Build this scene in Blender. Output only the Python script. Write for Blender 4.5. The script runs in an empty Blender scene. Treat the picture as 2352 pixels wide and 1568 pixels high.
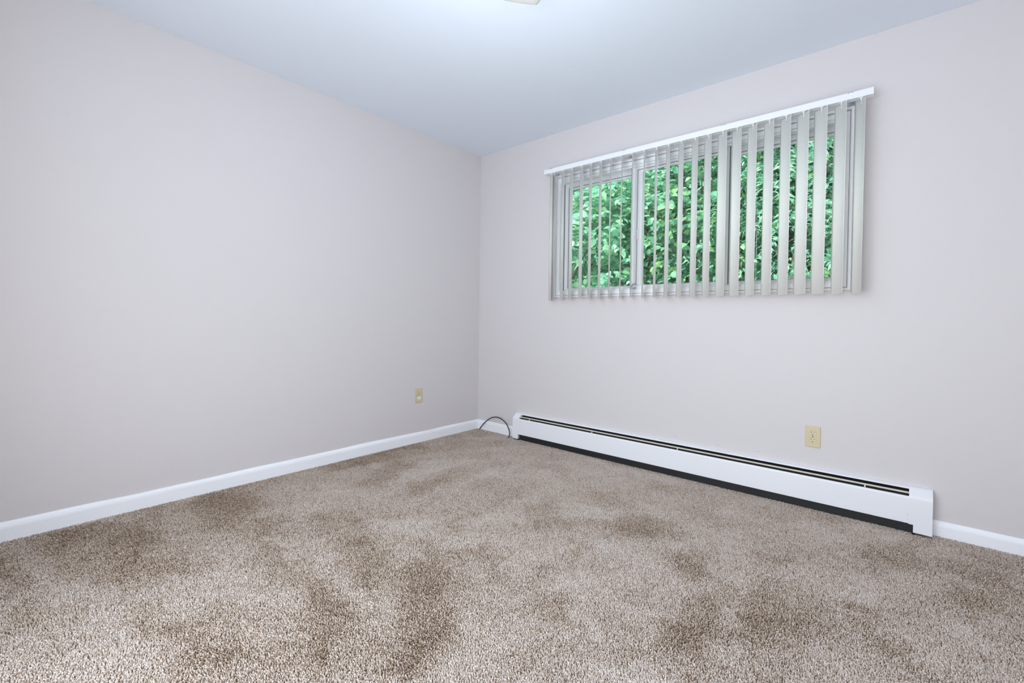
import bpy, bmesh, math, random
import numpy as np
from mathutils import Matrix, Vector

scene = bpy.context.scene
COL = scene.collection
rng = np.random.default_rng(11)
random.seed(11)

# ------------------------------------------------------------------ camera
CAM = Vector((2.9321, -2.9153, 0.9795))
yaw, pitch, roll = -0.70976, -0.014255, 0.013969
F_PX, W_PX = 1046.99, 2352.0
cy, sy, cp, sp = math.cos(yaw), math.sin(yaw), math.cos(pitch), math.sin(pitch)
fwd = Vector((sy * cp, cy * cp, sp))
r0 = Vector((cy, -sy, 0.0))
u0 = r0.cross(fwd)
right = r0 * math.cos(roll) + u0 * math.sin(roll)
up = -r0 * math.sin(roll) + u0 * math.cos(roll)
cam = bpy.data.cameras.new('camera')
cam_ob = bpy.data.objects.new('camera', cam)
COL.objects.link(cam_ob)
cam.sensor_fit = 'HORIZONTAL'
cam.sensor_width = 36.0
cam.lens = F_PX * 36.0 / W_PX
cam.shift_x = -6.68 / W_PX
cam.shift_y = -34.38 / W_PX
cam.clip_start = 0.02
m = Matrix((right, up, -fwd)).transposed().to_4x4()
m.translation = CAM
cam_ob.matrix_world = m
scene.camera = cam_ob

# ------------------------------------------------------------------ sky, sun, exposure
LAMP_W, LAMP_COL = 10.0, (0.72, 0.85, 1.0)
FILL_W, FILL_COL = 22.5, (0.94, 0.945, 1.0)
SUN_STRENGTH, SKY_STRENGTH = 7.5, 3.9
scene.view_settings.view_transform = 'Standard'
scene.view_settings.look = 'None'
scene.view_settings.gamma = 1.0
scene.view_settings.exposure = 0.0
scene.view_settings.use_curve_mapping = False
scene.cycles.max_bounces = 14
scene.cycles.diffuse_bounces = 10
scene.cycles.transparent_max_bounces = 16
scene.cycles.use_denoising = True
scene.cycles.sample_clamp_indirect = 6.0

world = bpy.data.worlds.new('world')
scene.world = world
world.use_nodes = True
bg = world.node_tree.nodes['Background']
bg.inputs[0].default_value = (0.78, 0.89, 1.0, 1)
bg.inputs[1].default_value = SKY_STRENGTH

sun = bpy.data.lights.new('sun', 'SUN')
sun.energy = SUN_STRENGTH
sun.angle = 0.01
sun.color = (1.0, 0.97, 0.88)
sun_ob = bpy.data.objects.new('sun', sun)
COL.objects.link(sun_ob)
sun_dir = Vector((0.42, 0.50, -0.72))
sun_ob.rotation_euler = sun_dir.to_track_quat('-Z', 'Y').to_euler()
sun_ob.location = (-3, -6, 9)

# added fill light in an invented opening of the unseen rear wall
DX0, DX1, DZ1 = 1.20, 3.00, 2.08
rear_fill = bpy.data.lights.new('rear_fill_light', 'AREA')
rear_fill.shape = 'RECTANGLE'
rear_fill.size, rear_fill.size_y = DX1 - DX0, DZ1
rear_fill.energy = FILL_W
rear_fill.color = FILL_COL
rear_fill_ob = bpy.data.objects.new('rear_fill_light', rear_fill)
COL.objects.link(rear_fill_ob)
rear_fill_ob.location = ((DX0 + DX1) / 2, -3.36, DZ1 / 2)
rear_fill_ob.rotation_euler = (math.pi / 2, 0, 0)

# ------------------------------------------------------------------ helpers
def srgb(r, g, b):
    def f(c):
        c /= 255.0
        return c / 12.92 if c <= 0.04045 else ((c + 0.055) / 1.055) ** 2.4
    return (f(r), f(g), f(b), 1.0)

def mat(name, col, rough=0.5, metal=0.0, spec=0.5, bump=None, vary=0.0):
    """Principled material; bump = (scale, strength, distance); vary = tonal mottling."""
    mt = bpy.data.materials.new(name)
    mt.use_nodes = True
    nt = mt.node_tree
    b = nt.nodes['Principled BSDF']
    b.inputs['Base Color'].default_value = col if len(col) == 4 else (*col, 1)
    b.inputs['Roughness'].default_value = rough
    b.inputs['Metallic'].default_value = metal
    b.inputs['Specular IOR Level'].default_value = spec
    if bump or vary:
        tc = nt.nodes.new('ShaderNodeTexCoord')
    if bump:
        n = nt.nodes.new('ShaderNodeTexNoise')
        n.inputs['Scale'].default_value = bump[0]
        n.inputs['Detail'].default_value = 3
        nt.links.new(tc.outputs['Object'], n.inputs['Vector'])
        bp = nt.nodes.new('ShaderNodeBump')
        bp.inputs['Strength'].default_value = bump[1]
        bp.inputs['Distance'].default_value = bump[2]
        nt.links.new(n.outputs['Fac'], bp.inputs['Height'])
        nt.links.new(bp.outputs['Normal'], b.inputs['Normal'])
    if vary:
        n2 = nt.nodes.new('ShaderNodeTexNoise')
        n2.inputs['Scale'].default_value = 3.0
        nt.links.new(tc.outputs['Object'], n2.inputs['Vector'])
        mx = nt.nodes.new('ShaderNodeMix')
        mx.data_type = 'RGBA'
        c = Vector(col[:3])
        mx.inputs['A'].default_value = (*(c * (1 - vary)), 1)
        mx.inputs['B'].default_value = (*(c * (1 + vary)), 1)
        nt.links.new(n2.outputs['Fac'], mx.inputs['Factor'])
        nt.links.new(mx.outputs['Result'], b.inputs['Base Color'])
    return mt

class MB:
    """collects boxes, bars, prisms and tubes into one mesh"""
    def __init__(self):
        self.v, self.f = [], []
    def add(self, vs, fs):
        o = len(self.v)
        self.v += [tuple(p) for p in vs]
        self.f += [tuple(i + o for i in f) for f in fs]
        return self
    def box(self, x0, x1, y0, y1, z0, z1):
        return self.add([(x0, y0, z0), (x1, y0, z0), (x1, y1, z0), (x0, y1, z0),
                         (x0, y0, z1), (x1, y0, z1), (x1, y1, z1), (x0, y1, z1)],
                        [(0, 3, 2, 1), (4, 5, 6, 7), (0, 1, 5, 4), (1, 2, 6, 5), (2, 3, 7, 6), (3, 0, 4, 7)])
    def frame(self, x0, x1, z0, z1, w, y0, y1, wb=None, wt=None):
        """mitred rectangular picture frame in the xz plane, band w, depth y0..y1"""
        wb = w if wb is None else wb
        wt = w if wt is None else wt
        o = [(x0, z0), (x1, z0), (x1, z1), (x0, z1)]
        i = [(x0 + w, z0 + wb), (x1 - w, z0 + wb), (x1 - w, z1 - wt), (x0 + w, z1 - wt)]
        vs = [(a, y0, c) for a, c in o] + [(a, y0, c) for a, c in i] + \
             [(a, y1, c) for a, c in o] + [(a, y1, c) for a, c in i]
        fs = []
        for k in range(4):
            n = (k + 1) % 4
            fs += [(k, n, 4 + n, 4 + k), (8 + k, 12 + k, 12 + n, 8 + n),
                   (k, 8 + k, 8 + n, n), (4 + k, 4 + n, 12 + n, 12 + k)]
        return self.add(vs, fs)
    def prism(self, prof, x0, x1, axis='x'):
        """extrude a closed profile of (y, z) pairs along x (or (x, z) pairs along y)"""
        n = len(prof)
        if axis == 'x':
            vs = [(x0, a, b) for a, b in prof] + [(x1, a, b) for a, b in prof]
        elif axis == 'y':
            vs = [(a, x0, b) for a, b in prof] + [(a, x1, b) for a, b in prof]
        else:
            vs = [(a, b, x0) for a, b in prof] + [(a, b, x1) for a, b in prof]
        fs = [tuple(range(n)), tuple(range(2 * n - 1, n - 1, -1))]
        fs += [(k, n + k, n + (k + 1) % n, (k + 1) % n) for k in range(n)]
        return self.add(vs, fs)
    def tube(self, pts, radii, seg=8, cap=True):
        pts = [Vector(p) for p in pts]
        vs, fs = [], []
        prev = None
        for k, p in enumerate(pts):
            t = (pts[min(k + 1, len(pts) - 1)] - pts[max(k - 1, 0)]).normalized()
            if prev is None:
                a = t.orthogonal().normalized()
            else:
                a = (prev - t * prev.dot(t)).normalized()
            prev = a
            b = t.cross(a)
            r = radii[k] if hasattr(radii, '__len__') else radii
            for s in range(seg):
                q = 2 * math.pi * s / seg
                vs.append(p + (a * math.cos(q) + b * math.sin(q)) * r)
        for k in range(len(pts) - 1):
            for s in range(seg):
                n = (s + 1) % seg
                fs.append((k * seg + s, k * seg + n, (k + 1) * seg + n, (k + 1) * seg + s))
        if cap:
            fs += [tuple(range(seg - 1, -1, -1)), tuple(range((len(pts) - 1) * seg, len(pts) * seg))]
        return self.add(vs, fs)
    def build(self, name, material, parent=None, bevel=0.0, smooth=False, seg=2):
        me = bpy.data.meshes.new(name)
        me.from_pydata(self.v, [], self.f)
        bm = bmesh.new()
        bm.from_mesh(me)
        bmesh.ops.recalc_face_normals(bm, faces=bm.faces[:])
        bm.to_mesh(me)
        bm.free()
        me.materials.append(material)
        if smooth:
            me.polygons.foreach_set('use_smooth', [True] * len(me.polygons))
        o = bpy.data.objects.new(name, me)
        COL.objects.link(o)
        if bevel:
            md = o.modifiers.new('bevel', 'BEVEL')
            md.width = bevel
            md.segments = seg
            md.limit_method = 'ANGLE'
            md.angle_limit = 0.6
            md.harden_normals = False
        if parent:
            o.parent = parent
        return o

def tag(o, label, cat, group=None, kind=None):
    o['label'] = label
    o['category'] = cat
    if group:
        o['group'] = group
    if kind:
        o['kind'] = kind
    return o

def thing(name, label, cat, loc=(0, 0, 0), group=None):
    o = bpy.data.objects.new(name, None)
    o.empty_display_size = 0.05
    COL.objects.link(o)
    o.location = loc
    return tag(o, label, cat, group)

def struct(o):
    o['kind'] = 'structure'
    return o

def copy_tree(o, parent=None):
    c = o.copy()
    COL.objects.link(c)
    c.parent = parent
    for ch in [q for q in COL.objects if q.parent == o]:
        copy_tree(ch, c)
    return c

# ------------------------------------------------------------------ materials
WALL = mat('wall_paint', (0.68, 0.650, 0.650), 0.55, spec=0.25, bump=(260, 0.10, 0.002))
CEIL = mat('ceiling_paint', (0.775, 0.835, 0.905), 0.7, spec=0.2, bump=(300, 0.10, 0.002))
TRIM = mat('trim_paint', (0.915, 0.935, 0.965), 0.35, spec=0.4, bump=(60, 0.05, 0.002))
HEAT = mat('heater_enamel', (0.85, 0.865, 0.89), 0.32, spec=0.45, bump=(25, 0.03, 0.002))
DARK = mat('heater_interior_shade', (0.012, 0.012, 0.012), 0.6)  # black for the element and for shade inside and under the heater
CREAM = mat('damper_blade_paint', (0.66, 0.60, 0.50), 0.4)
FRAME = mat('window_aluminium_paint', (0.89, 0.90, 0.92), 0.32, spec=0.5)
RAIL = mat('headrail_enamel', (0.86, 0.88, 0.90), 0.3, spec=0.5)
PLASTIC = mat('carrier_plastic', (0.80, 0.82, 0.80), 0.35)
STEEL = mat('zinc_steel', (0.55, 0.58, 0.60), 0.35, metal=0.9)
IVORY = mat('ivory_plastic', (0.64, 0.55, 0.34), 0.3)
IVORY2 = mat('ivory_receptacle', (0.66, 0.58, 0.38), 0.3)
WHITEP = mat('white_receptacle', (0.85, 0.85, 0.83), 0.3)
SLOT = mat('slot_dark', (0.02, 0.016, 0.01), 0.7)
SASH_SHADOW = mat('sash_shadow_grey', (0.13, 0.13, 0.13), 0.8)  # grey of the painted shadow line round each sash
RUBBER = mat('cable_rubber', (0.012, 0.012, 0.013), 0.4)
COPPER = mat('bare_wire_tip', (0.85, 0.83, 0.78), 0.25, metal=0.7)
BARK = mat('bark', (0.13, 0.10, 0.07), 0.9, bump=(40, 0.6, 0.02))
SCUFF = mat('scuff_grey', (0.52, 0.50, 0.48), 0.8)

def vane_material():
    mt = bpy.data.materials.new('vane_pvc')
    mt.use_nodes = True
    nt = mt.node_tree
    b = nt.nodes['Principled BSDF']
    b.inputs['Base Color'].default_value = (0.93, 0.935, 0.885, 1)
    b.inputs['Roughness'].default_value = 0.45
    tr = nt.nodes.new('ShaderNodeBsdfTranslucent')
    tr.inputs['Color'].default_value = (0.72, 0.76, 0.66, 1)
    mx = nt.nodes.new('ShaderNodeMixShader')
    mx.inputs[0].default_value = 0.07
    out = nt.nodes['Material Output']
    nt.links.new(b.outputs[0], mx.inputs[1])
    nt.links.new(tr.outputs[0], mx.inputs[2])
    nt.links.new(mx.outputs[0], out.inputs['Surface'])
    return mt
VANE = vane_material()

def glass_material():
    mt = bpy.data.materials.new('window_glass')
    mt.use_nodes = True
    nt = mt.node_tree
    nt.nodes.remove(nt.nodes['Principled BSDF'])
    t = nt.nodes.new('ShaderNodeBsdfTransparent')
    t.inputs[0].default_value = (0.93, 0.97, 0.955, 1)
    g = nt.nodes.new('ShaderNodeBsdfGlossy')
    g.inputs['Roughness'].default_value = 0.02
    fr = nt.nodes.new('ShaderNodeFresnel')
    fr.inputs['IOR'].default_value = 1.62
    mx = nt.nodes.new('ShaderNodeMixShader')
    nt.links.new(fr.outputs[0], mx.inputs[0])
    nt.links.new(t.outputs[0], mx.inputs[1])
    nt.links.new(g.outputs[0], mx.inputs[2])
    nt.links.new(mx.outputs[0], nt.nodes['Material Output'].inputs['Surface'])
    return mt
GLASS = glass_material()

def shade_material():
    mt = bpy.data.materials.new('frosted_shade_glass')
    mt.use_nodes = True
    nt = mt.node_tree
    b = nt.nodes['Principled BSDF']
    b.inputs['Base Color'].default_value = (0.54, 0.525, 0.475, 1)
    b.inputs['Roughness'].default_value = 0.25
    b.inputs['Emission Color'].default_value = (1.0, 0.97, 0.88, 1)
    b.inputs['Emission Strength'].default_value = 0.12
    return mt
SHADE = shade_material()

def leaf_material(name, dark, mid, light, tr=0.35):
    """leaf colour differs from leaf to leaf (random per island)"""
    mt = bpy.data.materials.new(name)
    mt.use_nodes = True
    nt = mt.node_tree
    b = nt.nodes['Principled BSDF']
    b.inputs['Roughness'].default_value = 0.38
    b.inputs['Specular IOR Level'].default_value = 0.3
    geo = nt.nodes.new('ShaderNodeNewGeometry')
    rp = nt.nodes.new('ShaderNodeValToRGB')
    e = rp.color_ramp.elements
    e[0].color = (*dark, 1)
    e[1].color = (*light, 1)
    k = e.new(0.5)
    k.color = (*mid, 1)
    nt.links.new(geo.outputs['Random Per Island'], rp.inputs[0])
    nt.links.new(rp.outputs[0], b.inputs['Base Color'])
    t = nt.nodes.new('ShaderNodeBsdfTranslucent')
    nt.links.new(rp.outputs[0], t.inputs['Color'])
    mx = nt.nodes.new('ShaderNodeMixShader')
    mx.inputs[0].default_value = tr
    nt.links.new(b.outputs[0], mx.inputs[1])
    nt.links.new(t.outputs[0], mx.inputs[2])
    nt.links.new(mx.outputs[0], nt.nodes['Material Output'].inputs['Surface'])
    return mt

def carpet_material(name, use_attr):
    """heathered yarn: every tuft picks cream, beige or tan; brushed patches show more tan"""
    mt = bpy.data.materials.new(name)
    mt.use_nodes = True
    nt = mt.node_tree
    b = nt.nodes['Principled BSDF']
    b.inputs['Roughness'].default_value = 0.9
    b.inputs['Specular IOR Level'].default_value = 0.1
    rp = nt.nodes.new('ShaderNodeValToRGB')
    cr = rp.color_ramp
    stops = [(0.0, (0.255, 0.178, 0.115)), (0.22, (0.42, 0.32, 0.232)), (0.42, (0.59, 0.485, 0.398)),
             (0.62, (0.71, 0.612, 0.535)), (0.82, (0.80, 0.715, 0.645)), (1.0, (0.86, 0.79, 0.73))]
    cr.elements[0].position, cr.elements[0].color = stops[0][0], (*stops[0][1], 1)
    cr.elements[1].position, cr.elements[1].color = stops[-1][0], (*stops[-1][1], 1)
    for p, c in stops[1:-1]:
        el = cr.elements.new(p)
        el.color = (*c, 1)
    if use_attr:
        at = nt.nodes.new('ShaderNodeAttribute')
        at.attribute_name = 'yarn'
        nt.links.new(at.outputs['Fac'], rp.inputs[0])
    else:
        tc = nt.nodes.new('ShaderNodeTexCoord')
        vo = nt.nodes.new('ShaderNodeTexVoronoi')
        vo.inputs['Scale'].default_value = 150
        nt.links.new(tc.outputs['Object'], vo.inputs['Vector'])
        sp_ = nt.nodes.new('ShaderNodeSeparateColor')
        nt.links.new(vo.outputs['Color'], sp_.inputs[0])
        nt.links.new(sp_.outputs[0], rp.inputs[0])
        bp = nt.nodes.new('ShaderNodeBump')
        bp.inputs['Distance'].default_value = 0.006
        bp.invert = True
        nt.links.new(vo.outputs['Distance'], bp.inputs['Height'])
        nt.links.new(bp.outputs['Normal'], b.inputs['Normal'])
    nt.links.new(rp.outputs[0], b.inputs['Base Color'])
    return mt

# ------------------------------------------------------------------ room shell
H = 2.44
RX, RY = 3.62, -3.30          # right-hand wall and rear wall
HX0, HX1, HZ0, HZ1 = 0.846, 2.692, 1.174, 2.086   # hole for the window
T = 0.14
struct(MB().box(-T, RX + T, RY - T, T, -0.12, -0.012).build('floor', carpet_material('carpet_backing', False)))
struct(MB().box(-T, RX + T, RY - T, T, H, H + 0.12).build('ceiling', CEIL))
struct(MB().box(-T, 0, RY, T, -0.012, H).build('wall_left', WALL))
w = MB()
w.box(0, HX0, 0, T, -0.012, H).box(HX1, RX, 0, T, -0.012, H)
w.box(HX0, HX1, 0, T, -0.012, HZ0).box(HX0, HX1, 0, T, HZ1, H)
ww = struct(w.build('wall_window', WALL))
sm = MB()
for x_, z_, l_ in ((1.80, 0.238, 0.020), (2.055, 0.234, 0.030), (2.275, 0.236, 0.028), (1.66, 0.225, 0.016)):
    sm.box(x_, x_ + l_, -0.0004, 0.001, z_, z_ + 0.0022)
sm.build('scuff_mark', SCUFF, ww)
struct(MB().box(RX, RX + T, RY, T, -0.012, H).build('wall_right', WALL))
rw = MB().box(-T, DX0, RY - T, RY, -0.012, H).box(DX1, RX + T, RY - T, RY, -0.012, H).box(DX0, DX1, RY - T, RY, DZ1, H)  # opening added for the fill light, unseen behind the camera
struct(rw.build('wall_rear', WALL))

def baseboard(name, p0, p1, inward, h, wave, seed):
    """painted board with an eased top; the paint line along its top wanders a little"""
    p0, p1, inward = Vector(p0), Vector(p1), Vector(inward)
    L = (p1 - p0).length
    n = max(2, int(L / 0.04))
    rr = random.Random(seed)
    ph = [rr.uniform(0, 6.28) for _ in range(4)]
    th = 0.013
    vs, fs = [], []
    for k in range(n + 1):
        s = L * k / n
        b = p0 + (p1 - p0) * (k / n)
        dz = wave * (0.5 * math.sin(s * 3.1 + ph[0]) + 0.35 * math.sin(s * 7.7 + ph[1]) + 0.2 * math.sin(s * 17 + ph[2]))
        prof = [(0, -0.012), (th, -0.012), (th, h * 0.66), (th * 0.93, h * 0.76), (th * 0.72, h * 0.86),
                (th * 0.42, h * 0.94), (th * 0.10, h + dz), (0, h + dz)]
        for d, z in prof:
            q = b + inward * d
            vs.append((q.x, q.y, z))
    m_ = 8
    for k in range(n):
        for j in range(m_):
            j2 = (j + 1) % m_
            fs.append((k * m_ + j, k * m_ + j2, (k + 1) * m_ + j2, (k + 1) * m_ + j))
    fs += [tuple(range(m_)), tuple(range(n * m_ + m_ - 1, n * m_ - 1, -1))]
    o = MB().add(vs, fs).build(name, TRIM)
    o.data.polygons.foreach_set('use_smooth', [False] * len(o.data.polygons))
    return struct(o)
baseboard('baseboard_left', (0, RY, 0), (0, 0, 0), (1, 0, 0), 0.079, 0.004, 3)
baseboard('baseboard_corner', (0.013, 0, 0), (0.468, 0, 0), (0, -1, 0), 0.080, 0.001, 5)
baseboard('baseboard_right', (3.036, 0, 0), (RX, 0, 0), (0, -1, 0), 0.066, 0.0015, 8)

# ------------------------------------------------------------------ window
win = bpy.data.objects.new('window_1', None)
COL.objects.link(win)
win.location = (1.77, 0.05, 1.17)
win['kind'] = 'structure'
def wpart(mb, name, m_, parent=win, **k):
    o = mb.build(name, m_, None, **k)
    o.parent = parent
    base = Matrix.Translation(win.location)
    o.matrix_parent_inverse = base.inverted() if parent is win else Matrix()
    return o
FX0, FX1, FZ0, FZ1 = 0.830, 2.708, 1.158, 2.100
fl = MB().frame(FX0, FX1, FZ0, FZ1, 0.012, -0.011, 0.0)
fl.frame(FX0 + 0.004, FX1 - 0.004, FZ0 + 0.004, FZ1 - 0.004, 0.005, -0.014, -0.011)
wpart(fl, 'interior_flange', FRAME, bevel=0.0015)
fr = MB().frame(FX0 + 0.017, FX1 - 0.017, FZ0 + 0.017, FZ1 - 0.017, 0.026, -0.004, 0.105, wb=0.028)
wpart(fr, 'frame', FRAME, bevel=0.0012)
tk = MB()
for yy in (0.012, 0.050, 0.088):
    tk.box(0.873, 2.665, yy, yy + 0.003, 1.2, 1.212)
    tk.box(0.873, 2.665, yy, yy + 0.003, 2.045, 2.058)
wpart(tk, 'track', FRAME)

def sash(name, x0, x1, y, stile, rail_t, rail_b, inner):
    z0, z1 = 1.2035, 2.055
    s = MB().frame(x0, x1, z0, z1, stile, y, y + 0.024, wb=rail_b, wt=rail_t)
    if inner:
        s.frame(x0 + stile - 0.002, x1 - stile + 0.002, z0 + rail_b - 0.002, z1 - rail_t + 0.002,
                inner, y + 0.012, y + 0.022, wb=0.006, wt=0.02)
    so = wpart(s, name, FRAME, bevel=0.0012)
    gx0, gx1 = x0 + stile - 0.004, x1 - stile + 0.004
    gz0, gz1 = z0 + rail_b - 0.004, z1 - rail_t + 0.004
    g = MB().box(gx0, gx1, y + 0.015, y + 0.019, gz0, gz1).build('glass_pane', GLASS)
    g.parent = so
    # dark grey band painting the shadow line between sash and frame
    gap_sh = MB().frame(x0 - 0.001, x1 + 0.001, z0 - 0.001, z1 + 0.001, 0.006, y - 0.0015, y - 0.0002, wt=0.009)
    gap_sh.build('sash_shadow_line', SASH_SHADOW).parent = so
    # glazing gasket round the pane
    k = MB().frame(x0 + stile - 0.003, x1 - stile + 0.003, z0 + rail_b - 0.003, z1 - rail_t + 0.003, 0.005,
                   y + 0.010, y + 0.015).build('gasket', mat('gasket_' + name, (0.10, 0.10, 0.10), 0.7))
    k.parent = so
    return so
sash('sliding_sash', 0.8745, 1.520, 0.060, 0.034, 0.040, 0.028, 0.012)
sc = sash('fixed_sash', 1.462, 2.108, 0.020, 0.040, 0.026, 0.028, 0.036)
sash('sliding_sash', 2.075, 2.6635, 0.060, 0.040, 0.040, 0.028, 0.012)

# spring latch at the lower left corner of the centre sash
la = MB()
la.box(1.466, 1.474, 0.010, 0.020, 1.206, 1.262).box(1.466, 1.516, 0.010, 0.020, 1.206, 1.215)
la.tube([(1.472, 0.012, 1.216), (1.492, 0.004, 1.238), (1.512, 0.008, 1.243)], [0.003, 0.004, 0.003], 6)
for px_, pz_ in ((1.470, 1.256), (1.470, 1.228), (1.486, 1.2105), (1.512, 1.2105)):
    la.tube([(px_, 0.010, pz_), (px_, 0.0065, pz_)], [0.0042, 0.003], 8)
wpart(la, 'sash_latch', STEEL)
pu = MB().box(1.511, 1.519, 0.010, 0.032, 1.545, 1.612).box(1.505, 1.519, 0.008, 0.011, 1.545, 1.548)
wpart(pu, 'pull_tab', FRAME, bevel=0.0008)

# ------------------------------------------------------------------ vertical blind
blind = thing('vertical_blind', 'off white vertical blind with open vanes hanging from a white headrail over the window',
              'blind', (1.787, 0.0, 2.12))
def bpart(mb, name, m_, parent=None, **k):
    o = mb.build(name, m_, None, **k)
    o.parent = parent or blind
    if parent is None:
        o.matrix_parent_inverse = Matrix.Translation(blind.location).inverted()
    return o
RX0, RX1, RZ0, RZ1 = 0.786, 2.788, 2.104, 2.1375
r = MB()
r.box(RX0, RX1, -0.096, -0.093, RZ0, RZ1)               # front face
r.box(RX0, RX1, -0.093, -0.060, RZ1 - 0.002, RZ1)       # top
r.box(RX0, RX1, -0.060, -0.058, RZ0, RZ1)               # back
r.box(RX0, RX1, -0.0845, -0.060, RZ0, RZ0 + 0.002)      # rear bottom lip
r.box(RX0, RX1, -0.093, -0.0915, RZ0, RZ0 + 0.002)      # front bottom lip
bpart(r, 'headrail', RAIL)
bpart(MB().box(RX0 + 0.001, RX1 - 0.001, -0.0925, -0.0605, RZ0 + 0.0035, RZ0 + 0.0045), 'rail_slot_shade', SLOT)  # black sheet standing in for the shade inside the rail slot
for sx, x0, x1 in ((0, RX0 - 0.001, RX0 + 0.002), (1, RX1 - 0.002, RX1 + 0.001)):
    bpart(MB().box(x0, x1, -0.0955, -0.0585, RZ0 + 0.001, RZ1 - 0.001), 'end_cap', PLASTIC)
for bx in (0.8477, 1.458, 2.0945, 2.6965):
    b = MB()
    b.box(bx - 0.013, bx + 0.013, -0.003, -0.0005, 2.106, 2.150)
    b.box(bx - 0.013, bx + 0.013, -0.094, -0.0005, 2.1385, 2.1405)
    for dx in (-0.011, 0.007):
        b.box(bx + dx, bx + dx + 0.005, -0.0985, -0.094, 2.134, 2.1405)
    b.box(bx - 0.004, bx + 0.004, -0.097, -0.094, 2.1385, 2.1415)
    bo = bpart(b, 'wall_bracket', STEEL)
    s = MB().tube([(bx + 0.003, -0.003, 2.117), (bx + 0.003, -0.0065, 2.117)], [0.005, 0.0035], 10)
    so = s.build('screw', STEEL)
    so.parent = bo

VANES = [(0.85, -48.0, 1.134), (0.872, -45.5, 1.133), (0.956, -45.5, 1.136), (1.034, -48.0, 1.138),
         (1.121, -48.0, 1.149), (1.197, -43.5, 1.138), (1.278, -41.0, 1.135), (1.355, -32.5, 1.138),
         (1.439, -28.5, 1.134), (1.518, -27.5, 1.142), (1.603, -28.0, 1.137), (1.686, -32.5, 1.141),
         (1.764, -38.0, 1.138), (1.847, -40.5, 1.139), (1.932, -42.5, 1.137), (2.009, -43.5, 1.139),
         (2.091, -48.5, 1.139), (2.169, -48.5, 1.138), (2.251, -45.0, 1.138), (2.335, -44.5, 1.139),
         (2.416, -43.5, 1.138), (2.496, -46.5, 1.138), (2.575, -47.0, 1.138), (2.659, -39.0, 1.137),
         (2.739, -30.5, 1.137)]
VY, VTOP, CH, SAG, VT = -0.082, 2.097, 0.089, 0.007, 0.0011
for vx, ang, zb in VANES:
    a = math.radians(ang)
    d = (math.sin(a), math.cos(a))      # room edge -> window edge
    nrm = (math.cos(a), -math.sin(a))
    N = 12
    front, back = [], []
    for k in range(N + 1):
        t = -1 + 2 * k / N
        s, bul = t * CH / 2, SAG * (1 - t * t) - SAG / 2
        front.append((s * d[0] + bul * nrm[0], s * d[1] + bul * nrm[1]))
        back.append((s * d[0] + (bul + VT) * nrm[0], s * d[1] + (bul + VT) * nrm[1]))
    prof = front + back[::-1]
    n = len(prof)
    zt = VTOP - zb
    vs = [(x, y, 0) for x, y in prof] + [(x, y, zt) for x, y in prof]
    fs = [(k, (k + 1) % n, n + (k + 1) % n, n + k) for k in range(n)]
    for z_ in (0, n):
        for k in range(N):
            fs.append((z_ + k, z_ + k + 1, z_ + n - 2 - k, z_ + n - 1 - k))
    vo = MB().add(vs, fs).build('vane', VANE)
    for pl in vo.data.polygons:
        pl.use_smooth = abs(pl.normal.z) < 0.5 and len(pl.vertices) == 4
    vo.parent = blind
    vo.location = Vector((vx, VY, zb)) - Vector(blind.location)
    # hook: plug in the rail slot, stem and clip over the vane's top edge
    hk = MB()
    hk.prism([(-0.0075, zt + 0.0035), (0.0075, zt + 0.0035), (0.0095, zt + 0.009), (-0.0095, zt + 0.009)],
             -0.0095, -0.0035, 'y')
    hk.box(-0.003, 0.003, -0.0035, 0.003, zt - 0.004, zt + 0.006)
    cx, cy_ = nrm[0] * SAG / 2, nrm[1] * SAG / 2
    for off in (-0.0022, 0.0022 + VT):
        ox, oy = cx + nrm[0] * off, cy_ + nrm[1] * off
        p = [(ox + d[0] * q + nrm[0] * e, oy + d[1] * q + nrm[1] * e)
             for q, e in ((-0.0035, -0.0008), (0.0035, -0.0008), (0.0035, 0.0008), (-0.0035, 0.0008))]
        hk.prism(p, zt - 0.022, zt + 0.004, 'z')
    ho = hk.build('vane_hook', PLASTIC)
    ho.parent = vo

# ------------------------------------------------------------------ baseboard heater
heater = thing('baseboard_heater', 'long white baseboard heater with a black louvre slot under the window', 'heater', (1.75, -0.04, 0.0))
def hpart(mb, name, m_, **k):
    o = mb.build(name, m_, None, **k)
    o.parent = heater
    o.matrix_parent_inverse = Matrix.Translation(heater.location).inverted()
    return o
X0, X1 = 0.476, 3.041       # whole length
PX0, PX1 = 0.535, 2.957     # between the end caps
YF, ZF, ZT = -0.066, 0.168, 0.206
bp = MB().box(PX0 - 0.02, PX1 + 0.02, -0.003, -0.0005, 0.015, ZT)
bp.prism([(-0.003, ZT - 0.002), (-0.003, ZT), (-0.022, ZT - 0.0035), (-0.026, ZT - 0.009), (-0.0245, ZT - 0.0095), (-0.021, ZT - 0.0055)],
         PX0 - 0.02, PX1 + 0.02)
hpart(bp, 'back_plate', HEAT)
fp = MB().prism([(YF, 0.044), (YF, ZF - 0.006), (YF + 0.003, ZF), (YF + 0.008, ZF + 0.003), (YF + 0.009, ZF + 0.0015), (YF + 0.0045, ZF - 0.002),
                 (YF + 0.0018, ZF - 0.007), (YF + 0.0018, 0.047), (YF + 0.012, 0.0455), (YF + 0.012, 0.044)], PX0 - 0.01, PX1 + 0.01)
hpart(fp, 'front_panel', HEAT)
hpart(MB().box(PX0 - 0.02, PX1 + 0.02, -0.050, -0.004, -0.011, 0.150), 'element_and_gap_shade', DARK)  # solid block run to the floor; its black paints the shade below
hpart(MB().box(PX0 - 0.02, PX1 + 0.02, -0.0035, -0.003, 0.0, ZT - 0.006), 'inner_shade_sheet', DARK)
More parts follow.
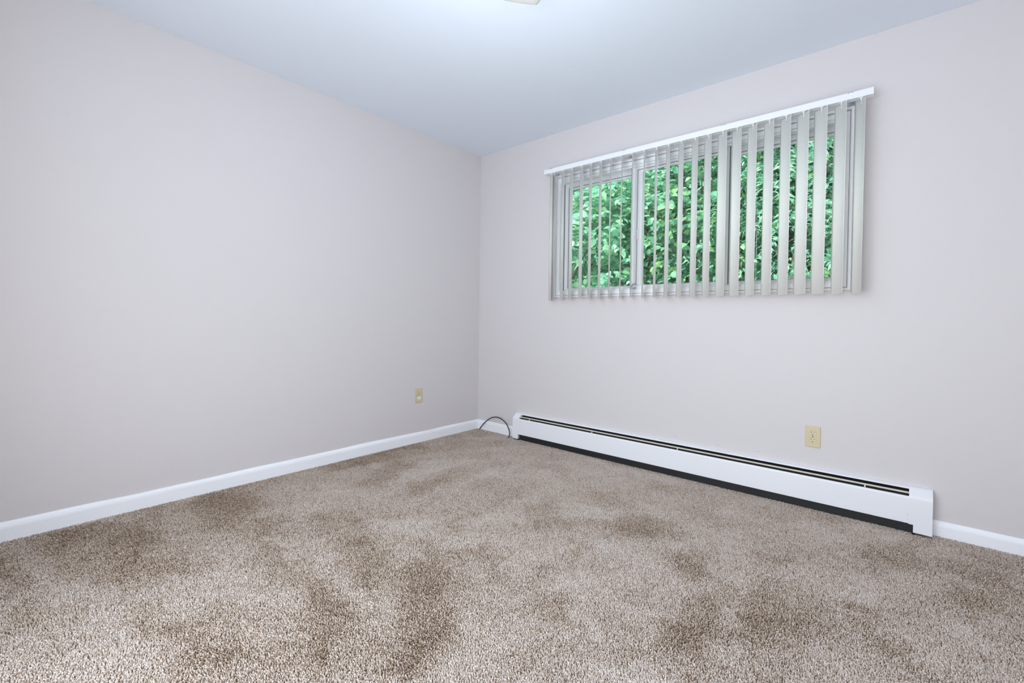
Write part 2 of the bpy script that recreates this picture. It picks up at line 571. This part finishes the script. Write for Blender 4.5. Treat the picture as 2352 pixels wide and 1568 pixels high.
hpart(MB().prism([(-0.0565, 0.158), (-0.0045, 0.1925), (-0.0045, 0.15), (-0.0565, 0.15)], PX0 - 0.015, PX1 + 0.015), 'louvre_shadow', DARK)  # black wedge painting the shade inside the louvre slot
# thin cream damper blade running along the middle of the louvre slot
dm = MB().prism([(-0.047, 0.1805), (-0.040, 0.1865), (-0.0385, 0.1855), (-0.0455, 0.1792)], PX0 - 0.005, PX1 + 0.005)
hpart(dm, 'damper_blade', CREAM)
for cx in (0.64, 1.22, 1.845, 2.79):
    c = MB().prism([(-0.062, 0.168), (-0.054, 0.1765), (-0.046, 0.182), (-0.044, 0.1795), (-0.056, 0.1680)], cx - 0.003, cx + 0.003)
    hpart(c, 'damper_clip', CREAM)
capfull = [(-0.0005, 0.006), (-0.0005, ZT + 0.002), (-0.018, ZT + 0.0015), (-0.024, ZT - 0.0005), (-0.030, ZT - 0.0045), (YF + 0.006, ZF + 0.0105),
           (YF + 0.001, ZF + 0.005), (YF - 0.0015, ZF - 0.001), (YF - 0.002, ZF - 0.008), (YF - 0.002, 0.008)]
def end_cap(xa, xb, xn, flip):
    """sleeve over the heater's end; the inner edge is notched near the floor"""
    c = MB()
    zs = 0.042
    upper = [(y, z) for y, z in capfull if z > zs]
    c.prism([(-0.0005, zs)] + upper + [(YF - 0.002, zs)], xa, xb)
    la_, lb_ = (xn, xb) if flip else (xa, xn)
    c.box(la_, lb_, YF - 0.002, -0.0005, 0.006, zs)
    return hpart(c, 'end_cap', HEAT)
end_cap(X0, PX0, PX0 - 0.003, False)
end_cap(PX1, X1, PX1 + 0.017, True)
# little embossed oval badge on the right cap and two rivets beside it
em = MB()
for k in range(3):
    em.box(2.990 - 0.002 * k, 3.006 - 0.002 * k, YF - 0.0028, YF - 0.0019, 0.112 - 0.009 * k, 0.1135 - 0.009 * k)
hpart(em, 'embossed_mark', HEAT)
for z in (0.083, 0.062):
    hpart(MB().tube([(2.9535, YF - 0.0015, z), (2.9535, YF + 0.001, z)], 0.0018, 8), 'rivet', STEEL)

# ------------------------------------------------------------------ wall outlets
def outlet(label, group=None, lower=IVORY2):
    """cover plate in the xz plane facing -y, origin at its centre on the wall"""
    o = thing('wall_outlet', label, 'outlet', (0, 0, 0), group)
    pl = MB().box(-0.035, 0.035, -0.0055, -0.0003, -0.0565, 0.0565).build('cover_plate', IVORY, o, bevel=0.003, seg=3)
    for zc, mt_ in ((0.0195, IVORY2), (-0.0195, lower)):
        pr = []
        for k in range(28):
            q = 2 * math.pi * k / 28
            pr.append((0.0172 * math.cos(q), zc + max(-0.0142, min(0.0142, 0.0172 * math.sin(q)))))
        rc = MB().prism(pr, -0.0075, -0.004, 'y').build('receptacle', mt_, o, bevel=0.0006)
        ring = MB()
        pin = [(x * 1.025, zc + (z - zc) * 1.03) for x, z in pr]
        ring.prism(pin, -0.0058, -0.004, 'y').build('gap_line', mat('gap_brown', (0.22, 0.18, 0.10), 0.7), rc)
        sl = MB()
        sl.box(-0.0078, -0.0056, -0.0079, -0.0070, zc + 0.001, zc + 0.0095)
        sl.box(0.0056, 0.0074, -0.0079, -0.0070, zc + 0.0015, zc + 0.0085)
        ph = [(0.0027 * math.cos(q), zc - 0.0075 + 0.0027 * math.sin(q)) for q in [2 * math.pi * k / 10 for k in range(10)]]
        sl.prism(ph, -0.0079, -0.0070, 'y')
        sl.build('slot', SLOT, rc)
    MB().tube([(0, -0.005, 0), (0, -0.0068, 0)], [0.0032, 0.0026], 12).build('screw', mat('screw_bronze', (0.10, 0.08, 0.05), 0.4, metal=0.5), o)
    return o
o1 = outlet('ivory double wall outlet on the window wall above the baseboard heater')
o1.location = (2.560, 0, 0.373)
o2 = outlet('ivory wall outlet with a white lower receptacle on the left wall near the corner', lower=WHITEP)
o2.rotation_euler = (0, 0, math.pi / 2)
o2.location = (0, -0.665, 0.370)

# ------------------------------------------------------------------ loose cable
cable = thing('coaxial_cable', 'black cable arching out of the carpet in the corner beside the heater', 'cable', (0.25, -0.04, 0.0))
ctrl = [(0.050, -0.028, -0.008), (0.063, -0.030, 0.012), (0.105, -0.031, 0.058), (0.150, -0.032, 0.094), (0.195, -0.033, 0.122), (0.240, -0.034, 0.136),
        (0.290, -0.036, 0.1385), (0.335, -0.039, 0.128), (0.375, -0.042, 0.108), (0.408, -0.046, 0.076), (0.428, -0.052, 0.044),
        (0.437, -0.060, 0.022), (0.4405, -0.072, 0.0085), (0.4425, -0.084, 0.0045)]
def spline(P, n=8):
    P = [Vector(p) for p in P]
    out = []
    for k in range(len(P) - 1):
        a, b, c, d = P[max(k - 1, 0)], P[k], P[k + 1], P[min(k + 2, len(P) - 1)]
        for j in range(n):
            t = j / n
            out.append(0.5 * ((2 * b) + (c - a) * t + (2 * a - 5 * b + 4 * c - d) * t * t + (3 * b - a - 3 * c + d) * t ** 3))
    return out + [P[-1]]
c1 = MB().tube(spline(ctrl), 0.0042, 10).build('sheath', RUBBER, cable, smooth=True)
c1.matrix_parent_inverse = Matrix.Translation(cable.location).inverted()
c2 = MB().tube(spline([(0.4425, -0.084, 0.0045), (0.4435, -0.099, 0.0035), (0.443, -0.118, 0.003)]), 0.0026, 8).build('stripped_end', COPPER, cable, smooth=True)
c2['label'] = 'shiny stripped end of the cable'
c2.matrix_parent_inverse = Matrix.Translation(cable.location).inverted()

# ------------------------------------------------------------------ ceiling light
LC = Vector((1.715, -1.547, 0))
lamp = thing('ceiling_light', 'square frosted glass ceiling light at the top edge of the photo', 'ceiling light', (LC.x, LC.y, H))
lamp.rotation_euler = (0, 0, math.atan2(-0.565, 0.825))
def shade_bm():
    """bent square glass dish: flat middle, corners curving up to the ceiling"""
    n = 28
    vs, fs = [], []
    R = 0.159
    for j in range(n + 1):
        for i in range(n + 1):
            u_, v_ = -1 + 2 * i / n, -1 + 2 * j / n
            # rounded square
            x = u_ * R * math.sqrt(1 - 0.03 * v_ * v_ - 0.05 * v_ ** 12)
            y = v_ * R * math.sqrt(1 - 0.03 * u_ * u_ - 0.05 * u_ ** 12)
            e = max(abs(u_), abs(v_))
            z = -0.094 + 0.010 * (u_ * u_ + v_ * v_) / 2 + 0.006 * max(0, e - 0.86) ** 2 / 0.14 ** 2
            vs.append((x, y, z))
    for j in range(n):
        for i in range(n):
            a = j * (n + 1) + i
            fs.append((a, a + 1, a + n + 2, a + n + 1))
    return MB().add(vs, fs)
sh = shade_bm().build('shade', SHADE, lamp, smooth=True)
md = sh.modifiers.new('solid', 'SOLIDIFY')
md.thickness = 0.004
MB().prism([(0.085 * math.cos(2 * math.pi * k / 32), 0.085 * math.sin(2 * math.pi * k / 32)) for k in range(32)], -0.028, -0.0005, 'z').build('canopy', RAIL, lamp, bevel=0.004)
MB().tube([(0, 0, -0.112), (0, 0, -0.100), (0, 0, -0.096), (0, 0, -0.028)], [0.006, 0.011, 0.004, 0.004], 12).build('finial', STEEL, lamp, smooth=True)
pl = bpy.data.lights.new('lowered_lamp_light', 'POINT')
pl.energy = LAMP_W
pl.color = LAMP_COL
pl.shadow_soft_size = 0.26
plo = bpy.data.objects.new('lowered_lamp_light', pl)
COL.objects.link(plo)
plo.parent = lamp
plo.location = (0, 0, -0.60)  # lamp's light placed in empty air below it to even out the ceiling
glow = bpy.data.lights.new('bulb_glow', 'POINT')       # the bulb between the dish and the ceiling
glow.energy = 0.7
glow.color = (1.0, 0.97, 0.95)
glow.shadow_soft_size = 0.03
glo = bpy.data.objects.new('bulb_glow', glow)
COL.objects.link(glo)
glo.parent = lamp
glo.location = (0.10, 0.06, -0.050)

# ------------------------------------------------------------------ garden outside
g = MB().box(-14, 16, T + 0.02, 22, -0.60, -0.45).build('ground', mat('lawn', (0.10, 0.17, 0.05), 0.95, bump=(30, 0.8, 0.05), vary=0.3))
struct(g)

LEAF_SHAPES = {
    'broad': (np.array([(0, 0, 0), (0, 0.25, -0.03), (0, 0.5, -0.04), (0, 0.75, -0.08), (0, 1.0, -0.18)] +
                       [(sg * a, b, c) for sg in (-1, 1) for a, b, c in
                        ((0.20, 0.05, 0.03), (0.37, 0.22, 0.07), (0.41, 0.45, 0.07), (0.32, 0.67, 0.04), (0.15, 0.87, -0.06))]),
              [(0, 1, 6, 5), (1, 2, 7, 6), (2, 3, 8, 7), (3, 9, 8), (3, 4, 9),
               (0, 10, 11, 1), (1, 11, 12, 2), (2, 12, 13, 3), (3, 13, 14), (3, 14, 4)]),
    'narrow': (np.array([(0, 0, 0), (-0.14, 0.40, 0.04), (0, 0.45, -0.01), (0.14, 0.40, 0.04), (0, 1.0, -0.12)]),
               [(0, 2, 1), (0, 3, 2), (1, 2, 4), (2, 3, 4)]),
}
def foliage(name, material, parent, centre, radii, n_tw, per, size, shape, seed, hang=0.35, front=True):
    """leaves set along twigs that fill an uneven crown"""
    rg = np.random.default_rng(seed)
    V, Fc = LEAF_SHAPES[shape]
    c, r = np.array(centre), np.array(radii)
    # twig origins: shells of the crown, uneven lumps
    d = rg.normal(size=(n_tw, 3))
    d /= np.linalg.norm(d, axis=1)[:, None]
    lump = 1 + 0.16 * np.sin(d[:, 0] * 7 + seed) + 0.14 * np.sin(d[:, 2] * 9 + 2 * seed)
    rad = rg.uniform(0.45, 1.0, n_tw) ** 0.6 * lump
    org = c + d * r * rad[:, None]
    tw = d + rg.normal(scale=0.5, size=(n_tw, 3)) + np.array([0, 0, -hang])
    tw /= np.linalg.norm(tw, axis=1)[:, None]
    T_, K = [], []
    k = np.tile(np.arange(per), n_tw)
    o_ = np.repeat(org, per, 0)
    t_ = np.repeat(tw, per, 0)
    nL = len(k)
    twl = size * per * 0.42
    pos = o_ + t_ * ((k / per - 0.3) * twl)[:, None] + rg.normal(scale=size * 0.22, size=(nL, 3))
    side = np.cross(t_, np.array([0, 0, 1.0]) + rg.normal(scale=0.15, size=(nL, 3)))
    side /= np.linalg.norm(side, axis=1)[:, None] + 1e-9
    sgn = np.where(k % 2 == 0, 1.0, -1.0)[:, None]
    yax = side * sgn * 0.85 + t_ * 0.5 + np.array([0, 0, -hang]) + rg.normal(scale=0.28, size=(nL, 3))
    yax /= np.linalg.norm(yax, axis=1)[:, None]
    upv = np.array([0, -0.45, 0.9]) + rg.normal(scale=0.40, size=(nL, 3))
    xax = np.cross(yax, upv)
    xax /= np.linalg.norm(xax, axis=1)[:, None] + 1e-9
    zax = np.cross(xax, yax)
    s = size * rg.uniform(0.6, 1.25, nL)
    P = pos[:, None, :] + s[:, None, None] * (V[None, :, 0:1] * xax[:, None, :] + V[None, :, 1:2] * yax[:, None, :] + V[None, :, 2:3] * zax[:, None, :])
    nv = len(V)
    verts = P.reshape(-1, 3)
    me = bpy.data.meshes.new(name)
    me.vertices.add(len(verts))
    me.vertices.foreach_set('co', verts.astype(np.float32).ravel())
    fl_ = [i for f in Fc for i in f]
    cnt = np.array([len(f) for f in Fc])
    loops = (np.array(fl_)[None, :] + (np.arange(nL) * nv)[:, None]).ravel()
    tot = np.tile(cnt, nL)
    st = np.concatenate([[0], np.cumsum(tot)[:-1]])
    me.loops.add(len(loops))
    me.loops.foreach_set('vertex_index', loops.astype(np.int32))
    me.polygons.add(len(tot))
    me.polygons.foreach_set('loop_start', st.astype(np.int32))
    me.polygons.foreach_set('loop_total', tot.astype(np.int32))
    me.polygons.foreach_set('use_smooth', np.ones(len(tot), bool))
    me.update(calc_edges=True)
    me.validate()
    me.materials.append(material)
    ob = bpy.data.objects.new(name, me)
    COL.objects.link(ob)
    ob.parent = parent
    ob.matrix_parent_inverse = Matrix.Translation(parent.location).inverted()
    return ob

def tree(name, label, cat, base, centre, radii, material, n_tw, per, size, shape, seed, trunk_r=0.05, stems=4, group=None):
    t = thing(name, label, cat, base, group)
    rr = random.Random(seed)
    mb = MB()
    b, c = Vector(base), Vector(centre)
    top = Vector((c.x, c.y, c.z + radii[2] * 0.55))
    pts = [b.lerp(top, k / 6) + Vector((rr.uniform(-.05, .05), rr.uniform(-.05, .05), 0)) * (k > 0) for k in range(7)]
    mb.tube(pts, [trunk_r * (1 - 0.12 * k) for k in range(7)], 8)
    for s in range(stems):
        q = pts[1 + s % 4]
        an = rr.uniform(0, 6.28)
        e = q + Vector((math.cos(an) * radii[0] * 0.7, math.sin(an) * radii[1] * 0.7, radii[2] * rr.uniform(0.3, 0.8)))
        mid = q.lerp(e, 0.5) + Vector((0, 0, 0.12))
        mb.tube([q, mid, e], [trunk_r * 0.5, trunk_r * 0.35, trunk_r * 0.15], 6)
    tr = mb.build('trunk', BARK, t, smooth=True)
    tr.matrix_parent_inverse = Matrix.Translation(t.location).inverted()
    foliage('foliage', material, t, centre, radii, n_tw, per, size, shape, seed)
    return t
L_BRIGHT = leaf_material('leaf_bright', (0.17, 0.41, 0.27), (0.29, 0.59, 0.41), (0.50, 0.72, 0.42))
L_MID = leaf_material('leaf_mid', (0.08, 0.24, 0.14), (0.15, 0.38, 0.23), (0.34, 0.56, 0.20))
L_DEEP = leaf_material('leaf_deep', (0.07, 0.20, 0.13), (0.12, 0.32, 0.20), (0.25, 0.46, 0.22))
L_FERN = leaf_material('leaf_feathery', (0.11, 0.29, 0.20), (0.20, 0.45, 0.32), (0.40, 0.60, 0.34))
G0 = -0.46
tree('leafy_shrub', 'bright pale green shrub outside the left window pane', 'shrub',
     (-1.15, 2.75, G0), (-1.10, 2.75, 1.55), (1.15, 0.85, 1.95), L_BRIGHT, 760, 12, 0.095, 'broad', 21)
tree('leafy_shrub', 'bright green shrub with drooping leaves beside the left window mullion', 'shrub',
     (0.05, 3.35, G0), (0.0, 3.35, 2.0), (0.85, 0.8, 1.75), L_BRIGHT, 520, 12, 0.100, 'broad', 33)
tree('broadleaf_tree', 'shaded green broadleaf tree outside the middle window pane', 'tree',
     (0.85, 3.15, G0), (0.88, 3.2, 1.75), (0.75, 0.75, 2.15), L_MID, 560, 12, 0.092, 'broad', 47)
tree('feathery_tree', 'feathery narrow leaved tree outside the right window pane', 'tree',
     (1.95, 2.95, G0), (1.95, 3.0, 2.05), (0.85, 0.75, 2.0), L_FERN, 640, 18, 0.085, 'narrow', 58)
tree('broadleaf_tree', 'deep green tree beyond the right end of the window', 'tree',
     (3.25, 3.3, G0), (3.2, 3.35, 1.95), (0.85, 0.8, 2.2), L_MID, 460, 12, 0.095, 'broad', 64)
tree('dense_tree', 'tall dark tree standing behind the shrubs at the left window pane', 'tree',
     (-1.9, 5.2, G0), (-1.8, 5.2, 2.9), (1.8, 1.0, 2.9), L_DEEP, 1300, 12, 0.13, 'broad', 71, trunk_r=0.10)
tree('dense_tree', 'tall dark tree standing behind the trees at the middle window pane', 'tree',
     (0.7, 5.0, G0), (0.7, 5.0, 2.9), (1.6, 1.0, 2.9), L_DEEP, 1300, 12, 0.13, 'broad', 83, trunk_r=0.10)
tree('dense_tree', 'tall dark tree standing behind the feathery tree at the right window pane', 'tree',
     (3.1, 5.2, G0), (3.1, 5.2, 2.9), (1.7, 1.0, 2.9), L_DEEP, 1300, 12, 0.13, 'broad', 97, trunk_r=0.10)

for bx_, where, sd in ((-4.6, 'left', 111), (-0.6, 'middle', 123), (3.2, 'right', 137)):
    tree('tall_tree', 'far green tree glimpsed deepest through the leaf gaps at the %s of the window' % where, 'tree',
         (bx_, 8.6, G0), (bx_, 8.6, 3.4), (2.6, 1.2, 4.2), L_DEEP, 1500, 10, 0.22, 'broad', sd, trunk_r=0.14)

# ------------------------------------------------------------------ carpet pile
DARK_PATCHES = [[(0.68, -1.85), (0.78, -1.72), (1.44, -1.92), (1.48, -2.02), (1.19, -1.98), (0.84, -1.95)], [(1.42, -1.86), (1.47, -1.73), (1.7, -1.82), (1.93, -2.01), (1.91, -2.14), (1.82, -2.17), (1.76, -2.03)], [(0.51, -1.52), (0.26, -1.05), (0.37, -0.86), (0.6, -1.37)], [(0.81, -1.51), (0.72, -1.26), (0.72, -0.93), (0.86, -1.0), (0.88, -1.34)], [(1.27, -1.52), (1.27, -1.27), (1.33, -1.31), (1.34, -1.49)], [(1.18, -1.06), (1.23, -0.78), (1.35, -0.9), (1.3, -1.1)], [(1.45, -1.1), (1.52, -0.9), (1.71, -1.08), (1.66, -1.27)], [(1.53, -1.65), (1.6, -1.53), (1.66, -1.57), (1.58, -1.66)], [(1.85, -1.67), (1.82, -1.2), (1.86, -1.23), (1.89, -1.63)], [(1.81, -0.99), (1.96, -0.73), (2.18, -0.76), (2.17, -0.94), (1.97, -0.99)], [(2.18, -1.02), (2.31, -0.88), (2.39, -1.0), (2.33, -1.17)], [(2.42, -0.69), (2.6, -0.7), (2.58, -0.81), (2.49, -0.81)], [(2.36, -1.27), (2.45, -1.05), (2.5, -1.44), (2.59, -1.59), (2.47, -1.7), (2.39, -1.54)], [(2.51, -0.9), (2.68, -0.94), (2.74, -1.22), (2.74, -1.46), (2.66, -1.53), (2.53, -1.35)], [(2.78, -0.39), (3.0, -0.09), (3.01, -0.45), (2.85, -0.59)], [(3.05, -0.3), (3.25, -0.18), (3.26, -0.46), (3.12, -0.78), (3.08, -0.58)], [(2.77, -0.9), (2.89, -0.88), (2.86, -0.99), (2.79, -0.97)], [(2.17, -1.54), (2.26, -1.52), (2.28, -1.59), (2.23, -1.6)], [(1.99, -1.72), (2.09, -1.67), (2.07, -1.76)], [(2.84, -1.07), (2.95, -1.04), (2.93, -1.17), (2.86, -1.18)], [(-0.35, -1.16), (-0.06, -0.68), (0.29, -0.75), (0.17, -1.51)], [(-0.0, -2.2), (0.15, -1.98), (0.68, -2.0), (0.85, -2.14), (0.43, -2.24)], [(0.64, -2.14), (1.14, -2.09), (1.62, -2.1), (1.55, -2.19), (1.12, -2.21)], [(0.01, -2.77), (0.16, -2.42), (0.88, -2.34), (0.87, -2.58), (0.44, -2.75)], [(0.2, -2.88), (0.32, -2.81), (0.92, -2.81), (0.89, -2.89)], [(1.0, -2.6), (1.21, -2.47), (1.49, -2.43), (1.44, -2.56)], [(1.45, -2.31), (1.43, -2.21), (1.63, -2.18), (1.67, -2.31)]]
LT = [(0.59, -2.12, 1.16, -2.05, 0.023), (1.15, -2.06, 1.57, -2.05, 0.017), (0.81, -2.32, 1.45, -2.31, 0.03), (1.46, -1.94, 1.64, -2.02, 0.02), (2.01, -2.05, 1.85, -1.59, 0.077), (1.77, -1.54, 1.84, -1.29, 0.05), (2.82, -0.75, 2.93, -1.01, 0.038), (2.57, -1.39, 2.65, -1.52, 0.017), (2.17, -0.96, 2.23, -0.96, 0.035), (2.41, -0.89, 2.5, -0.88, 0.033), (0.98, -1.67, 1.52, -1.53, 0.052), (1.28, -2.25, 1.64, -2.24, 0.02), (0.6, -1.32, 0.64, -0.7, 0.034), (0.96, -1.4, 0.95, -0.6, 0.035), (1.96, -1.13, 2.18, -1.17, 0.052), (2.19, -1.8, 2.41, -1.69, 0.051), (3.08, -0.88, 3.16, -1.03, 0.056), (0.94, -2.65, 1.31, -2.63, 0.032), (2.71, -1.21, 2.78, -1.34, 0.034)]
def value_noise(x, y, fx, fy, seed):
    lat = np.random.default_rng(seed).uniform(-1, 1, (64, 64))
    u, v = x * fx + 100, y * fy + 100
    iu, iv = np.floor(u).astype(int), np.floor(v).astype(int)
    a, b = u - iu, v - iv
    a, b = a * a * (3 - 2 * a), b * b * (3 - 2 * b)
    g = lambda i, j: lat[i % 64, j % 64]
    return (g(iu, iv) * (1 - a) + g(iu + 1, iv) * a) * (1 - b) + (g(iu, iv + 1) * (1 - a) + g(iu + 1, iv + 1) * a) * b

def nap(x, y):
    """which way the vacuum left the pile: +1 brushed light, -1 brushed dark"""
    wx = x + 0.030 * value_noise(x, y, 7, 7, 1) + 0.028 * value_noise(x, y, 19, 19, 2) + 0.014 * value_noise(x, y, 47, 47, 3)
    wy = y + 0.030 * value_noise(x, y, 7, 7, 4) + 0.028 * value_noise(x, y, 19, 19, 5) + 0.014 * value_noise(x, y, 47, 47, 6)
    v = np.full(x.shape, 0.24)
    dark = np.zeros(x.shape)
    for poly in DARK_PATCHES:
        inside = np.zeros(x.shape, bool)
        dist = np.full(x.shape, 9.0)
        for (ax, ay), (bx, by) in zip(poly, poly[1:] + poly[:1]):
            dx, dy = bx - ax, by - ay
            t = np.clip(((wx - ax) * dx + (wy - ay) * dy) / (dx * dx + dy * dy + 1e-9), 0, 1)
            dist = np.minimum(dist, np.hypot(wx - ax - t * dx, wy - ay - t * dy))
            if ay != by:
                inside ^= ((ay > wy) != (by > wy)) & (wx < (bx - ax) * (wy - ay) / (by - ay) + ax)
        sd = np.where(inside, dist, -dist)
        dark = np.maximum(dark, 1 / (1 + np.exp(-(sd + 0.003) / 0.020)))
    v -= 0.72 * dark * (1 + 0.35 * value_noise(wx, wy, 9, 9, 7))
    # darker strip along the left wall
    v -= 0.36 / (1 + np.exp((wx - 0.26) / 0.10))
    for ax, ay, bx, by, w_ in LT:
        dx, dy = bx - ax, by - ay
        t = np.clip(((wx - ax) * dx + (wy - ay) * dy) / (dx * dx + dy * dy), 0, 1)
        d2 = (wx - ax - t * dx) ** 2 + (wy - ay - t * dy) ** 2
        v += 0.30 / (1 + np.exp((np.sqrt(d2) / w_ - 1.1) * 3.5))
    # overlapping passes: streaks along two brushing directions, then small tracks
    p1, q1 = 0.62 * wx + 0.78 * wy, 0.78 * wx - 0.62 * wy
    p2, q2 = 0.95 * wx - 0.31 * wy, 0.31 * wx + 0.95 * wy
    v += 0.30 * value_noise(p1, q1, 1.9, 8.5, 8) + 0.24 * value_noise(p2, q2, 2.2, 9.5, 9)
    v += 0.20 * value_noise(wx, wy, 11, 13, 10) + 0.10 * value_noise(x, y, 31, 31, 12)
    return np.clip(v, -1, 1)

def carpet_pile():
    P = 0.0043
    gx, gy = np.meshgrid(np.arange(0.014, RX - 0.01, P), np.arange(RY + 0.02, -0.014, P))
    x = (gx + rng.uniform(-.45, .45, gx.shape) * P).ravel()
    y = (gy + rng.uniform(-.45, .45, gy.shape) * P).ravel()
    # everything the room view can show, with room to step aside
    keep = (y > -2.89 + (x - 1.13) * 0.889 - 0.35)
    keep &= ~((x > X0 + 0.001) & (x < X1) & (y > YF + 0.022))
    keep &= ~((x > X0 - 0.003) & (x < PX0 + 0.003) & (y > YF - 0.006))
    keep &= ~((x > PX1 + 0.014) & (x < X1 + 0.004) & (y > YF - 0.006))
    x, y = x[keep], y[keep]
    n = len(x)
    v = nap(x, y)
    # pile lean: brushed along the camera-corner diagonal, plus each tuft's own
    an = rng.uniform(0, 2 * np.pi, n)
    lm = rng.uniform(0.0015, 0.0062, n)
    lx = -0.63 * 0.0045 * v + np.cos(an) * lm
    ly = 0.78 * 0.0045 * v + np.sin(an) * lm
    hgt = rng.uniform(0.0090, 0.0122, n)
    ro = rng.uniform(0, 2 * np.pi, n)
    rad = rng.uniform(0.0018, 0.0026, n)
    rings = [(0.05, 0.0, 0.95), (0.74, 0.50, 1.0)]
    V = np.empty((n, 7, 3), np.float32)
    for j, (hz, lf, rs) in enumerate(rings):
        for s in range(3):
            q = ro + s * 2 * np.pi / 3 + j * 0.6
            V[:, j * 3 + s, 0] = x + lx * lf + np.cos(q) * rad * rs
            V[:, j * 3 + s, 1] = y + ly * lf + np.sin(q) * rad * rs
            V[:, j * 3 + s, 2] = -0.0115 + hgt * hz
    V[:, 6, 0], V[:, 6, 1], V[:, 6, 2] = x + lx, y + ly, -0.0115 + hgt
    V[:, :, 0] = np.maximum(V[:, :, 0], 0.0133)
    lim = np.where((V[:, :, 0] > X0) & (V[:, :, 0] < X1), -0.0045, -0.0133)
    V[:, :, 1] = np.minimum(V[:, :, 1], lim)
    fc = []
    for j in range(1):
        for s in range(3):
            t = (s + 1) % 3
            fc.append((j * 3 + s, j * 3 + t, (j + 1) * 3 + t, (j + 1) * 3 + s))
    tri = [(3 + s, 3 + (s + 1) % 3, 6) for s in range(3)]
    flat = np.array([i for f in fc + tri for i in f])
    cnt = np.array([4] * 3 + [3] * 3)
    loops = (flat[None, :] + (np.arange(n) * 7)[:, None]).ravel()
    tot = np.tile(cnt, n)
    st = np.concatenate([[0], np.cumsum(tot)[:-1]])
    me = bpy.data.meshes.new('carpet_pile')
    me.vertices.add(n * 7)
    me.vertices.foreach_set('co', V.ravel())
    me.loops.add(len(loops))
    me.loops.foreach_set('vertex_index', loops.astype(np.int32))
    me.polygons.add(len(tot))
    me.polygons.foreach_set('loop_start', st.astype(np.int32))
    me.polygons.foreach_set('loop_total', tot.astype(np.int32))
    me.polygons.foreach_set('use_smooth', np.ones(len(tot), bool))
    me.update(calc_edges=True)
    # yarn colour of each tuft
    u_ = rng.uniform(0, 1, n)
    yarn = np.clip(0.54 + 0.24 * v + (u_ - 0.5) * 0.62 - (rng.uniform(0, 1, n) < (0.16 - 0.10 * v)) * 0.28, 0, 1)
    at = me.attributes.new('yarn', 'FLOAT', 'POINT')
    at.data.foreach_set('value', np.repeat(yarn, 7).astype(np.float32))
    me.materials.append(carpet_material('carpet_yarn', True))
    ob = bpy.data.objects.new('carpet_pile', me)
    COL.objects.link(ob)
    tag(ob, 'beige and tan heathered carpet pile with vacuum streaks over the whole floor', 'carpet', kind='stuff')
    return n
carpet_pile()
